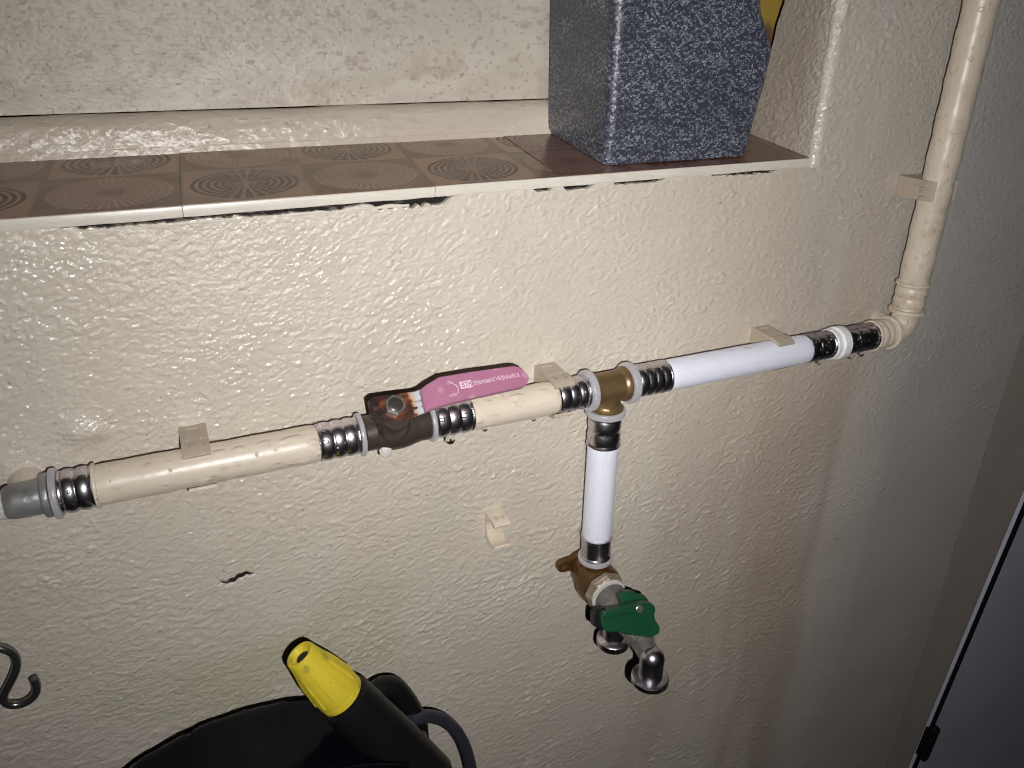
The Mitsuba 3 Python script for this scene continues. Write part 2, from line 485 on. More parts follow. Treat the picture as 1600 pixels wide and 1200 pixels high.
mat('tile_glaze', base_color=proc(tile_colour), roughness=0.20, specular=0.5,
    bump=proc(lambda p, n, uv: 0.00035 * smoothstep(0.80, 0.92, noise(p.x * 260, p.y * 260, p.z * 260)), eps=3e-4))
mat('red_tile_glaze', base_color=proc(lambda p, n, uv: mix(tile_colour(p, n, uv), (0.10, 0.036, 0.024), 0.62)), roughness=0.22, specular=0.5)
mat('grout', base_color=(0.16, 0.12, 0.09), roughness=0.8)
scene['water'] = {'type': 'dielectric', 'int_ior': 1.33, 'ext_ior': 1.0}

# ------------------------------------------------------------------ the setting
Z0 = 0.15
g = trimesh.creation.box([160, 160, 0.2])
g.apply_translation([0, -60, Z0 - 0.1])
obj('ground', g, 'concrete', smooth=False)
labels['ground'] = {'label': 'plain concrete ground at the foot of the wall', 'kind': 'structure'}

WALL = thing('wall', 'cream rough-plastered wall with a tiled window recess', 'wall')


def relief(x, z):
    """Height in metres of the plaster's rough coat at (x, z)."""
    q = np.stack([x, np.zeros_like(x), z], -1)
    w = np.stack([meshkit.fbm(q * 150, 2, 3), np.zeros_like(x), meshkit.fbm(q * 150, 2, 8)], -1) - 0.5
    w[..., 1] = 0
    q = q + w * [0.007, 0, 0.006]
    # stretched sideways where the trowel dragged (lower left), rounder above and to the right
    a = meshkit.fbm(q * [215, 1, 370] + [3, 0, 0], 3, 11)
    b = meshkit.fbm(q * [310, 1, 325] + [9, 0, 4], 3, 17)
    t = np.clip((1.24 - z) / 0.2, 0, 1) * np.clip((0.30 - x) / 0.3, 0, 1)
    n = a * t + b * (1 - t)
    lump = np.clip((n - 0.28) / 0.46, 0, 1)
    lump = lump * lump * (3 - 2 * lump)
    # creases between the pebbles of the coat
    c1 = np.abs(2 * meshkit.noise(q * [265, 1, 320] + [5, 0, 1], 61) - 1)
    c2 = np.abs(2 * meshkit.noise(q * [400, 1, 450] + [2, 0, 8], 67) - 1)
    lump = 0.60 * lump + 0.55 * np.sqrt(c1 + 0.01) + 0.25 * np.sqrt(c2 + 0.01)
    knob = np.clip((meshkit.noise(q * [140, 1, 140] + [1, 0, 2], 23) - 0.74) / 0.22, 0, 1)
    amp = 0.25 + 1.1 * meshkit.fbm(q * 16, 2, 31)
    amp = amp * (1 - 0.45 * np.clip((x - 0.30) / 0.15, 0, 1))
    grit = meshkit.noise(q * [430, 1, 520] + [7, 0, 3], 71) + 0.6 * meshkit.noise(q * [760, 1, 820] + [1, 0, 5], 73)
    h = (0.00098 * lump * amp + 0.00034 * (0.5 + amp) * grit) * (1 - 0.25 * np.clip((x + 0.05) / 0.2, 0, 1) * np.clip((z - 1.15) / 0.1, 0, 1)) + 0.0008 * knob ** 2 * amp + 0.0022 * (meshkit.fbm(q * 13, 3, 41) - 0.5)
    return h


def grid_mesh(P):
    r, c = P.shape[:2]
    i = np.arange(r * c).reshape(r, c)
    f = np.concatenate([np.stack([i[:-1, :-1], i[:-1, 1:], i[1:, 1:]], -1).reshape(-1, 3), np.stack([i[:-1, :-1], i[1:, 1:], i[1:, :-1]], -1).reshape(-1, 3)])
    return trimesh.Trimesh(P.reshape(-1, 3), f, process=False)


XL, XR, ZB, ZT = -0.44, 0.6036, 0.42, 1.3446
xs = XL + (XR - XL) * (0.86 * np.linspace(0, 1, 1000) + 0.14 * np.linspace(0, 1, 1000) ** 2)
zs = ZB + (ZT - ZB) * (1 - (0.80 * np.linspace(1, 0, 880) + 0.20 * np.linspace(1, 0, 880) ** 2))
X, Z = np.meshgrid(xs, zs)
H = relief(X, Z)
edge = np.minimum.reduce([np.clip((X - XL) / 0.02, 0, 1), np.clip((Z - ZB) / 0.02, 0, 1)])
H = H * edge
# a finger-wide hollow broken out of the plaster (the crack below the pipe), and the crack's ragged rim
cx, cz = X + 0.2158, Z - 1.0850
along = cx * 0.985 - cz * 0.05
off = cz - 0.10 * cx - 0.0011 * np.sin(cx * 330) - 0.0005 * np.sin(cx * 1100)
half = 0.0019 * np.clip(1 - (np.abs(cx) / 0.0135) ** 2, 0, 1)
hole = np.clip((half - np.abs(off)) / 0.0008 + 0.4, 0, 1) * (np.abs(cx) < 0.0135)
H = H - 0.0030 * hole
# a low smear of filler round the left-hand fitting and hairline ridges
for (a, b, r0, hh) in ((-0.332, 1.205, 0.026, 0.0030), (-0.290, 1.222, 0.012, 0.0035), (-0.279, 1.219, 0.007, 0.0030)):
    H = H + hh * np.exp(-((X - a) ** 2 + (Z - b) ** 2) / (2 * (r0 * 0.5) ** 2))
# the top edge stops ragged under the tiles, so that the joint gapes here and there
gx = [-0.44, -0.43, -0.275, -0.262, -0.212, -0.205, -0.160, -0.120, -0.112, -0.100, -0.095, -0.060, -0.050, -0.046, -0.030, 0.012, 0.016, 0.026, 0.030, 0.036, 0.040, 0.058, 0.064, 0.076, 0.080, 0.118, 0.124, 0.160, 0.166, 0.222, 0.230, 0.26]
gy = [0.0, 0.4, 0.3, 0.9, 0.9, 0.7, 1.1, 1.2, 0.8, 0.7, 1.5, 1.7, 1.3, 0.5, 0.0, 0.0, 0.8, 0.8, 0.1, 0.1, 1.0, 0.9, 0.0, 0.0, 0.8, 0.7, 0.0, 0.0, 0.7, 0.9, 0.0, 0.0]
gap = np.interp(xs, gx, gy)
rag = 0.7 * meshkit.fbm(np.stack([xs * 330, xs * 0, xs * 0 + 9], -1), 3, 6) + 0.25 * np.clip((meshkit.noise(np.stack([xs * 420, xs * 0, xs * 0 + 4], -1), 7) - 0.62) / 0.2, 0, 1) * -1 + 0.25
top = 1.3470 - gap * np.clip(0.0022 + 0.0030 * rag, 0.0001, 0.0052)
top = np.where(xs > 0.2585, ZT, top)
k = 10
Z[-k:, :] = Z[-k - 1, :] + (top - Z[-k - 1, :]) * (np.arange(1, k + 1)[:, None] / k)
P = np.stack([X, -H, Z], -1)
back_row = P[-1].copy()
back_row[:, 1] = 0.0200
main = grid_mesh(P)
use = xs < 0.285
ledge = grid_mesh(np.stack([P[-1][use] + [0, 0.0002, -0.0001], back_row[use]], 0))
# right of the window: reveal, rounded arris, wall face
R = 0.0065
xc, yb = 0.2640, 0.070
plan = [(xc + SK * y - 0.0, y) for y in np.linspace(yb, R, 80)]
plan += [(xc + R - R * math.cos(a), R - R * math.sin(a)) for a in np.linspace(0, math.pi / 2, 12)[1:]]
plan += [(x, 0.0) for x in xs[xs > xc + R + 0.0006]]
plan = np.array(plan)
tn = np.gradient(plan, axis=0)
tn /= np.linalg.norm(tn, axis=1, keepdims=True)
nr = np.stack([tn[:, 1], -tn[:, 0]], -1)
s = np.r_[0, np.cumsum(np.linalg.norm(np.diff(plan, axis=0), axis=1))]
s = s - s[-1] + XR
zz = np.linspace(1.3446, 1.60, 240)
S, Zg = np.meshgrid(s, zz)
hh = relief(S, Zg)
hh = hh * np.where(S < xc, 1.25, 1.0)
near = np.exp(-((S - (xc + 0.004)) / 0.012) ** 2)
hh = hh * (1 + 0.5 * near)
# the plaster of the reveal breaks off along a slanting edge: deeper in at the bottom
px_, py_ = np.broadcast_to(plan[:, 0], S.shape).copy(), np.broadcast_to(plan[:, 1], S.shape).copy()
inn = py_ > R
depth = np.clip(0.0640 + (1.467 - Zg) * 0.24 + 0.004 * (meshkit.fbm(np.stack([Zg * 60, Zg * 0, Zg * 0], -1), 2, 12) - 0.5), 0.045, 0.0985)
py_ = np.where(inn, R + (py_ - R) * (depth - R) / (yb - R), py_)
px_ = np.where(inn, xc + SK * py_, px_)
PP = np.stack([px_ + nr[:, 0] * hh, py_ + nr[:, 1] * hh, Zg], -1)
side = grid_mesh(PP)
# strip that joins the top of the lower sheet to the sheet beside the window
coarse = []
def sheet(x0, x1, z0, z1, y=0.0):
    coarse.append(trimesh.Trimesh([[x0, y, z0], [x1, y, z0], [x1, y, z1], [x0, y, z1]], [[0, 1, 2], [0, 2, 3]], process=False))
sheet(-3.0, XL, Z0, 2.6)
sheet(XL, XR, Z0, ZB)
sheet(-0.80, 0.275, 1.95, 2.6)
sheet(0.275, XR, 1.60, 2.6)
coarse.append(trimesh.Trimesh([[0.275 + 0.0, 0, 1.60], [0.264 + SK * yb, yb, 1.60], [0.264 + SK * yb, yb, 1.95], [0.275, 0, 1.95]], [[0, 1, 2], [0, 2, 3]], process=False))
coarse.append(trimesh.Trimesh([[-0.80, 0, 1.95], [0.275, 0, 1.95], [0.275, 0.145, 1.95], [-0.80, 0.145, 1.95]], [[0, 1, 2], [0, 2, 3]], process=False))
# a sheet of wall left of the hi-res strip is cut away for the opening
coarse[0] = trimesh.util.concatenate([
    trimesh.Trimesh([[-3, 0, Z0], [XL, 0, Z0], [XL, 0, 1.3446], [-3, 0, 1.3446]], [[0, 1, 2], [0, 2, 3]], process=False),
    trimesh.Trimesh([[-3, 0, 1.3446], [-0.8, 0, 1.3446], [-0.8, 0, 2.6], [-3, 0, 2.6]], [[0, 1, 2], [0, 2, 3]], process=False),
    trimesh.Trimesh([[-0.8, 0, 1.3446], [-0.8, 0.145, 1.3446], [-0.8, 0.145, 1.95], [-0.8, 0, 1.95]], [[0, 1, 2], [0, 2, 3]], process=False)])
pl = cat(main, side)
pl.merge_vertices(digits_vertex=6)
pl = cat(pl, ledge, *coarse)
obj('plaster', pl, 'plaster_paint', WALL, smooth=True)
# smooth-trowelled margin at the right end, 2 mm lower than the rough coat
zz2 = np.linspace(Z0, 2.6, 90)
xx2 = np.r_[XR, XR + 0.0015, np.linspace(XR + 0.004, 1.1, 40), 3.0]
Xm, Zm = np.meshgrid(xx2, zz2)
Ym = np.where(Xm <= XR, -0.0012, 0.0012) + 0.0012 * (meshkit.fbm(np.stack([Xm * 9, Xm * 0, Zm * 9], -1), 3, 4) - 0.5) * (Xm > XR)
obj('smooth_margin', grid_mesh(np.stack([Xm, Ym, Zm], -1)), 'margin_paint', WALL, smooth=60, label='browner smooth strip at the far right end of the wall')
# the shade inside the crack, painted as a near-black ribbon
cr = np.linspace(-0.0132, 0.0132, 30)
pts_t = [(x, 0.10 * x + 0.0011 * math.sin(x * 330) + 0.0005 * math.sin(x * 1100)) for x in cr]
ribbon = []
for i, (x, zc) in enumerate(pts_t):
    hw = 0.0021 * max(0.05, 1 - (abs(x) / 0.0135) ** 2)
    ribbon.append([[-0.2158 + x, 0.0008, 1.0850 + zc - hw], [-0.2158 + x, 0.0008, 1.0850 + zc + hw]])
R_ = np.array(ribbon)
cm = grid_mesh(np.transpose(R_, (1, 0, 2)))
cb = cm.copy(); cb.vertices[:, 1] += 0.001; cb.invert()
obj('crack', cat(cm, cb), 'shade_and_soil', WALL, label='short black crack in the plaster below the left pipe')
# near-black strip that paints the shade in the joint below the sill
obj('joint_mould', bx(-0.80, 0.2470, 0.0032, 0.0190, 1.3380, 1.3468), 'shade_and_soil', WALL, smooth=False, label='near-black strip painted as the shade in the gap under the sill tiles')


def ridge_strip(x0, x1, z, r, seed):
    xs_ = np.linspace(x0, x1, 70)
    n = meshkit.fbm(np.stack([xs_ * 90, xs_ * 0, xs_ * 0 + seed], -1), 2, seed)
    p = np.stack([xs_, np.full_like(xs_, -0.0004), z + 0.0012 * (n - 0.5)], -1)
    return tube(p, r * (0.45 + 0.9 * n), 8)


obj('caulk_line', ridge_strip(-0.262, -0.075, 1.3418, 0.0011, 3), 'sill_paint', WALL)

# the sill: tiles with a painted front edge
def slopez(y):
    return 1.3535 + 0.10 * (y + 0.004)


def prism(x0, x1, y0, y1, th=0.0068, lift=0.0):
    v = []
    for dz in (-th, 0.0):
        for (x, y) in ((x0, y0), (x1, y0), (x1, y1), (x0, y1)):
            v.append([x + SK * y, y, slopez(y) + dz + lift])
    f = [[0, 2, 1], [0, 3, 2], [4, 5, 6], [4, 6, 7]] + [q for i in range(4) for q in ([i, (i + 1) % 4, 4 + (i + 1) % 4], [i, 4 + (i + 1) % 4, 4 + i])]
    m = trimesh.Trimesh(v, f, process=False)
    if m.volume < 0:
        m.invert()
    return m


def chamfer(m, r=0.0005):
    return m


SILL = WALL + '__window_sill'
obj('window_sill', prism(-0.80, 0.2565, -0.0030, 0.128, 0.0060, -0.0006), 'grout', WALL, smooth=False, label='brown patterned tile sill of the window recess')
brk = [-0.80, -0.6667, -0.5146, -0.3625, -0.2103, -0.0585, 0.0330, 0.1105, 0.1855, 0.2560]
lifts = [0, 0, 0, 0, 0.0003, 0.0, 0.0006, 0.0002, 0.0, 0.0003]
for i in range(len(brk) - 1):
    x0, x1 = brk[i] + 0.0002, brk[i + 1] - 0.0002
    red = x0 > 0.03
    rows = [(-0.004, 0.0625), (0.0632, 0.127)] if red else [(-0.004, 0.127)]
    for y0, y1 in rows:
        obj('tile', prism(x0, x1, y0, y1, 0.0068, lifts[i]), 'red_tile_glaze' if red else 'tile_glaze', SILL, smooth=False)
for i, (a, b, l) in enumerate(((-0.80, -0.2105, 0.0), (-0.2101, -0.0586, 0.0002), (-0.0583, 0.2560, 0.0004))):
    n = 60
    xs_ = np.linspace(a, b, n)
    wob = 0.0006 * (meshkit.fbm(np.stack([xs_ * 60, xs_ * 0, xs_ * 0 + i], -1), 3, 9) - 0.5)
    zt, zb = 1.3531 + l + 0 * xs_, 1.3468 + l - 0.0004 + wob * 1.5
    rows = [np.stack([xs_, np.full(n, y), z], -1) for y, z in ((0.002, zb), (-0.0049, zb), (-0.0054, zb + .0006), (-0.0056, (zt + zb) / 2), (-0.0054, zt - .0005), (-0.0049, zt), (-0.0041, zt), (0.002, zb))]
    m = grid_mesh(np.array(rows))
    obj('painted_edge', m, 'sill_paint', SILL, smooth=50)

# mortar bead at the back of the sill
xs_ = np.linspace(-0.80, 0.20, 420)
th = np.linspace(-0.15, math.pi * 0.55, 26)
Xb, Tb = np.meshgrid(xs_, th)
yq, zq = 0.128, 1.3655
rad_y, rad_z = 0.016, 0.0250
lump = 0.0042 * (meshkit.fbm(np.stack([Xb * 17, Tb * 1.2, Xb * 0], -1), 3, 14) - 0.5) + 0.0012 * (meshkit.fbm(np.stack([Xb * 120, Tb * 8, Xb * 0], -1), 2, 15) - 0.5)
Yb = yq - (rad_y + lump) * np.cos(Tb) ** 0.7 if False else yq - (rad_y + lump) * np.clip(np.cos(Tb), 0, 1) ** 0.6
Zb_ = zq + rad_z * np.sin(np.clip(Tb, -0.15, math.pi / 2)) + 0.0012 * (meshkit.fbm(np.stack([Xb * 26, Tb * 0, Xb * 0 + 3], -1), 3, 19) - 0.5) * (Tb > 1.0)
foot = np.stack([xs_, 0 * xs_ + 0.1085 + 0.0008 * meshkit.noise(np.stack([xs_ * 150, xs_ * 0, xs_ * 0], -1), 2), 0 * xs_ + slopez(0.1085) - 0.001], -1)
foot2 = np.stack([xs_, 0 * xs_ + 0.1100, 0 * xs_ + slopez(0.1085) + 0.0042], -1)
obj('mortar_bead', grid_mesh(np.concatenate([foot[None], foot2[None], np.stack([Xb, Yb, Zb_], -1)], 0)), 'bead_paint', WALL, smooth=60, label='rounded wet mortar bead along the back of the sill')
# the blind panel that fills the window opening
xs_ = np.linspace(-0.80, 0.2235, 300)
zs_ = np.linspace(1.3912, 1.62, 90)
Xp, Zp = np.meshgrid(xs_, zs_)
Yp = 0.1262 - 0.0016 * (meshkit.fbm(np.stack([Xp * 40, Xp * 0, Zp * 40], -1), 3, 51) - 0.5) - 0.0012 * np.exp(-((Zp - 1.412) / 0.008) ** 2) * meshkit.fbm(np.stack([Xp * 30, Xp * 0, Zp * 30], -1), 2, 52)
low = np.stack([xs_, 0 * xs_ + 0.140, 0 * xs_ + 1.3912], -1)
upper = np.array([[[-0.80, 0.1262, 1.62], [0.2235, 0.1262, 1.62]], [[-0.80, 0.1262, 1.95], [0.2235, 0.1262, 1.95]]])
obj('window_panel', cat(grid_mesh(np.concatenate([low[None], np.stack([Xp, Yp, Zp], -1)], 0)), grid_mesh(upper)), 'panel_paint', WALL, smooth=60,
    label='grey-beige speckled panel filling the window opening')

# ------------------------------------------------------------------ window frame behind the pot
WF = thing('window_frame', 'brown wooden window frame with mustard-yellow paint, glimpsed between the flecked pot and the window reveal', 'window frame')
obj('post', soft(bx(0.224, 0.3400, 0.1055, 0.1250, slopez(0.1) + 0.001, 1.95), 0.02, 1), 'old_wood', WF)
obj('moulding', soft(bx(0.236, 0.2620, 0.0995, 0.1052, slopez(0.1) + 0.001, 1.95), 0.01, 1), 'old_wood', WF)

# ------------------------------------------------------------------ flower pot on the sill
POT = thing('flower_pot', 'dark blue-black square pot with white flecks, standing on the tiled sill', 'flower pot')


def rr(cx_, cy_, hx, hy, r, n=10):
    pts = []
    for qx, qy, a0 in ((1, -1, -90), (1, 1, 0), (-1, 1, 90), (-1, -1, 180)):
        for a in np.linspace(a0, a0 + 90, n):
            pts.append((cx_ + qx * (hx - r) + r * math.cos(math.radians(a)), cy_ + qy * (hy - r) + r * math.sin(math.radians(a))))
    return np.array(pts)


levels = [(1.3590, .076, .2040, .010, .118, .008), (1.3612, .0745, .2060, .0085, .119, .008), (1.385, .0745, .2090, .0075, .119, .009), (1.41, .0742, .2132, .0065, .119, .009), (1.428, .0740, .2148, .006, .119, .009),
          (1.436, .0738, .2138, .006, .119, .009), (1.446, .0736, .2075, .006, .119, .009), (1.458, .0735, .2000, .006, .119, .009), (1.475, .0735, .1958, .006, .119, .009), (1.53, .0735, .1945, .006, .119, .009), (1.562, .0735, .1935, .006, .119, .009), (1.566, .0755, .1915, .008, .117, .009)]
tilt = 0.10
rows = []
for z, xa, xb, ya, yb_, r in levels:
    o = rr((xa + xb) / 2, (ya + yb_) / 2, (xb - xa) / 2, (yb_ - ya) / 2, r)
    zz_ = np.full(len(o), z) + (o[:, 1] - 0.0) * tilt * max(0, 1 - (z - 1.359) / 0.06)
    if z < 1.36:
        zz_ = np.full(len(o), 0.0) + np.array([slopez(yv) for yv in o[:, 1]]) + 0.0012
    x_ = o[:, 0] + SK * (o[:, 1] - 0.01)
    rows.append(np.stack([x_, o[:, 1], zz_], -1))
inner = []
for z, sc in ((1.566, 0.90), (1.50, 0.86)):
    c = rows[-1].mean(0)
    q = rows[-1].copy()
    q[:, :2] = c[:2] + (q[:, :2] - c[:2]) * sc
    q[:, 2] = z
    inner.append(q)
L = np.array(rows + inner)
L = np.concatenate([L, L[:, :1]], 1)
pm = grid_mesh(L)
def fan(ring, up):
    c = ring.mean(0)
    v = np.vstack([ring, c])
    n = len(ring)
    f = [[i, (i + 1) % n, n] if up else [(i + 1) % n, i, n] for i in range(n)]
    return trimesh.Trimesh(v, f, process=False)
obj('body', cat(pm, fan(rows[0], False)), 'fleck_glaze', POT, smooth=50)
obj('soil', fan(inner[-1] + [0, 0, 0.002], True), 'shade_and_soil', POT)

# ------------------------------------------------------------------ pipework
AX, AZ, AY = 0, 1.1975, -0.028          # the pipe's centre line: y, z
PR = 0.0125
EX = np.array([1.0, 0, 0]); EZ = np.array([0, 0, 1.0])


def run(x):
    return np.array([x, AY, AZ])


def pipe(a, b, r, amp=0.00012, seed=0, flare=True):
    a, b = np.asarray(a, float), np.asarray(b, float)
    L_ = np.linalg.norm(b - a)
    n = max(12, int(L_ / 0.004))
    s_ = np.linspace(0, L_, n)
    pr = [(v, r + amp * math.sin(v * 210 + seed) + amp * 0.6 * math.sin(v * 530 + seed * 2)) for v in s_]
    pr[0] = (pr[0][0], pr[0][1] - 0.0006); pr[-1] = (pr[-1][0], pr[-1][1] - 0.0006)
    return lathe(pr, a, b - a, 64)


def sleeve(a, b, bulges=3, r0=0.0122, h=0.0010, lip=0.0004):
    """A crimped press sleeve: barrel-shaped between its grooves."""
    a, b = np.asarray(a, float), np.asarray(b, float)
    L_ = np.linalg.norm(b - a)
    pr = [(0, r0 - 0.0004), (0.0004, r0 + lip), (0.0012, r0 + lip)]
    n = 14
    s0, s1 = 0.0016, L_ - 0.0016
    for k_ in range(bulges):
        for i in range(n):
            t_ = (k_ + (i + 0.5) / n) / bulges
            w_ = abs(math.sin(math.pi * bulges * t_)) ** 0.55
            pr.append((s0 + (s1 - s0) * t_, r0 - 0.0004 + h * w_))
    pr += [(L_ - 0.0012, r0 + lip), (L_ - 0.0004, r0 + lip), (L_, r0 - 0.0004)]
    return lathe(pr, a, b - a, 72)


def ring(a, b, r=0.0150):
    a, b = np.asarray(a, float), np.asarray(b, float)
    L_ = np.linalg.norm(b - a)
    c = min(0.0014, L_ * 0.3)
    return lathe([(0, r - c), (c * .35, r - c * .3), (c, r), (L_ - c, r), (L_ - c * .35, r - c * .3), (L_, r - c)], a, b - a, 72)


def droplet(key, p, r=0.0022):
    m = trimesh.creation.icosphere(subdivisions=3, radius=r)
    m.vertices[:, 2] *= np.where(m.vertices[:, 2] > 0, 1.25, 0.95)
    m.apply_translation(p)
    obj('water_drop', m, 'water', key, smooth=True)


# left end: grey elbow that turns into the wall
EL = thing('pipe_elbow', 'grey metal elbow fitting plastered into the wall at the left end of the horizontal pipe', 'pipe fitting')
obj('elbow_body', lathe([(0, .0100), (.001, .0106), (.017, .0104), (.0215, .0096), (.0240, .0072), (.0250, .003)], run(-0.3085), -EX, 56), 'wet_zinc', EL)
obj('plaster_collar', cyl([-0.3225, 0.006, AZ - 0.003], [-0.3225, AY + 0.006, AZ - 0.002], 0.0115, 0.0080), 'plaster_paint', EL)
obj('collar', ring(run(-0.3118), run(-0.3072), 0.0132), 'wet_zinc', EL)
obj('plastic_ring', ring(run(-0.3070), run(-0.3030), 0.0152), 'ring_plastic', EL)
obj('press_sleeve', sleeve(run(-0.3029), run(-0.2846), 2, 0.0122, 0.0014), 'chrome_steel', EL)
pb = trimesh.creation.icosphere(subdivisions=4, radius=1.0)
pb.vertices *= (1 + 0.22 * (meshkit.fbm(pb.vertices * 2.2 + 5, 3, 3) - 0.5))[:, None]
pb.vertices = pb.vertices * [0.0040, 0.0080, 0.0090] + [-0.3325, AY - 0.0020, AZ]
obj('putty_cap', pb, 'putty', EL, smooth=True)

W1 = thing('water_pipe', 'longest cream-painted horizontal pipe, left of the pink-handled valve', 'pipe')
obj('tube', pipe(run(-0.2842), run(-0.1533), PR, seed=1), 'cream_pipe_paint', W1)
obj('paint_lip', ring(run(-0.2850), run(-0.2828), 0.0138), 'cream_pipe_paint', W1)

# ball valve
BV = thing('ball_valve', 'tarnished ball valve with a pink lever handle and a rusty nut, between chrome sleeves', 'valve')
obj('press_sleeve', sleeve(run(-0.1532), run(-0.1262), 3, 0.0122, 0.0011), 'chrome_steel', BV)
obj('plastic_ring', ring(run(-0.1261), run(-0.1228), 0.0147), 'ring_plastic', BV)
vb = lathe([(0, .0114), (.0010, .0122), (.0075, .0122), (.0085, .0130), (.0120, .0136), (.0180, .0146), (.0240, .0149), (.0300, .0142), (.0350, .0130), (.0380, .0124), (.0440, .0124), (.0458, .0118)], run(-0.1226), EX, 72)
st = lathe([(0, .0118), (.016, .0112), (.024, .0100), (.026, .0090)], run(-0.1040), LA + np.array([0, 0, 0.0]), 48)
obj('valve_body', union(vb, st), 'tarnished_body', BV)
obj('plastic_ring', ring(run(-0.0768), run(-0.0735), 0.0147), 'ring_plastic', BV)
obj('press_sleeve', sleeve(run(-0.0734), run(-0.0455), 3, 0.0122, 0.0011), 'chrome_steel', BV)
chip = trimesh.creation.icosphere(subdivisions=3, radius=1.0)
chip.vertices *= (1 + 0.5 * (meshkit.fbm(chip.vertices * 2.5 + 9, 3, 8) - 0.5))[:, None]
chip.vertices = chip.vertices * [0.0042, 0.0016, 0.0050] + [-0.1105, AY - 0.0108, AZ - 0.0108]
obj('paint_blob', chip, 'putty', BV, smooth=True)
LEV = BV + '__lever'
plate = Polygon(np.array([(-16.5, 4.6), (-13.5, 6.4), (-4, 6.2), (6, 5.6), (14, 5.2), (20, 6.6), (22, 6.6), (22, -8.6), (16, -9.6), (6.4, -11.2), (-8, -11.0), (-15.5, -9.5), (-17, -7)]) * 1e-3)
obj('lever', bevelled(plate, 0.0026, 0.0004, LQ - LA * 0.0014, LU, LV, LA), 'rusty_plate', BV, label='rusty steel lever plate')
grip = np.array([(16.2, 3.9), (20, 6.2), (29.9, 9.9), (50, 9.9), (79.5, 8.9), (83.5, 8.0), (86.5, 5.6), (89.3, 1.4), (89.5, -1.5), (86.4, -5.2), (83, -6.3), (77.5, -6.4), (50, -7.4), (28.5, -8.6), (20, -9.8), (15.6, -10.6), (15.9, -3)]) * 1e-3
gp = Polygon(grip).buffer(0.0012).buffer(-0.0012)
obj('grip', bevelled(gp, 0.0062, 0.0011, LQ + LA * 0.0014, LU, LV, LA, 4), 'pink_grip', LEV, label='pink plastic sleeve with pale lettering')
TOPW = LQ + LA * (0.0014 + 0.0062)


def lettering(text, height, u0, v0, ang=0.0, depth=0.00012, bold=False, sx=1.0):
    m = meshkit.text_mesh(text, height, depth * 2, bold)
    m.vertices[:, 0] *= sx
    c_, s_ = math.cos(ang), math.sin(ang)
    x_, y_ = m.vertices[:, 0].copy(), m.vertices[:, 1].copy()
    uu_, vv_ = u0 + c_ * x_ - s_ * y_, v0 + s_ * x_ + c_ * y_
    w_ = m.vertices[:, 2] - depth
    m.vertices = TOPW + uu_[:, None] * LU + vv_[:, None] * LV + w_[:, None] * LA
    return m


def mark(poly, depth=0.00024):
    return extrude(poly, depth, TOPW - LA * depth / 2, LU, LV, LA)


ang = 0.015
logo = sbox(-0.0005, -0.0009, 0.0076, 0.0040)
from shapely import affinity
lm = meshkit.text_mesh('STH', 0.0031, 0.001, True)
lm.vertices[:, 0] *= 1.0
w_l = lm.vertices[:, 0].max()
obj('logo_plate', mark(affinity.translate(affinity.scale(logo, 1.0, 1.0, origin=(0, 0)), 0.0420, 0.0002)), 'pale_print', LEV, smooth=False)
mk = lettering('STH', 0.0032, 0.0424, 0.0002, 0.0, 0.00030, True, 0.0068 / max(w_l * 0.0032 / 0.0031, 1e-6))
obj('logo_letters', mk, 'pink_grip', LEV, smooth=False)
t1 = meshkit.text_mesh('Standard Hidráulica', 0.0031, 0.001)
obj('lettering', lettering('Standard Hidráulica', 0.0031, 0.0503, 0.0003, ang, 0.00014, False, 0.0325 / t1.vertices[:, 0].max()), 'pale_print', LEV, smooth=False)
on = lettering('ON', 0.0017, 0.0335, 0.0040, 0.05)
offm = lettering('OFF', 0.0017, 0.0330, -0.0046, 0.05)
a_ = np.linspace(-1.15, 1.15, 24)
arc = LineString([(0.0345 + 0.0052 * math.cos(q), -0.0001 + 0.0046 * math.sin(q)) for q in a_]).buffer(0.00024)
obj('turn_marking', cat(on, offm, mark(arc)), 'pale_print', LEV, smooth=False)
# washer, hexagon nut and bolt end
NC = LQ + LU * -0.0015 + LV * -0.0022 + LA * 0.0012
hexa = Polygon([(0.0066 * math.cos(math.radians(30 + 60 * i)), 0.0066 * math.sin(math.radians(30 + 60 * i))) for i in range(6)])
nut = cut(bevelled(hexa, 0.0046, 0.0008, NC, LU, LV, LA), cyl(NC + LA * 0.0015, NC + LA * 0.0060, 0.0046, ch=0.0001))
obj('nut', nut, 'nut_steel', LEV)
obj('bolt_end', lathe([(0, .0045), (.0028, .0045), (.0034, .0038), (.0036, .002)], NC + LA * 0.0004, LA, 32), 'dark_bolt', LEV)
droplet(BV, [-0.0620, AY - 0.004, AZ - 0.0158], 0.0034)

W2 = thing('water_pipe', 'short cream-painted horizontal pipe under the tip of the pink lever', 'pipe')
obj('tube', pipe(run(-0.0454), run(0.0212), PR, seed=2), 'cream_pipe_paint', W2)
for dx, r_ in ((-0.0350, 0.0018), (0.004, 0.0016)):
    droplet(W2, [dx, AY - 0.003, AZ - 0.0136], r_)

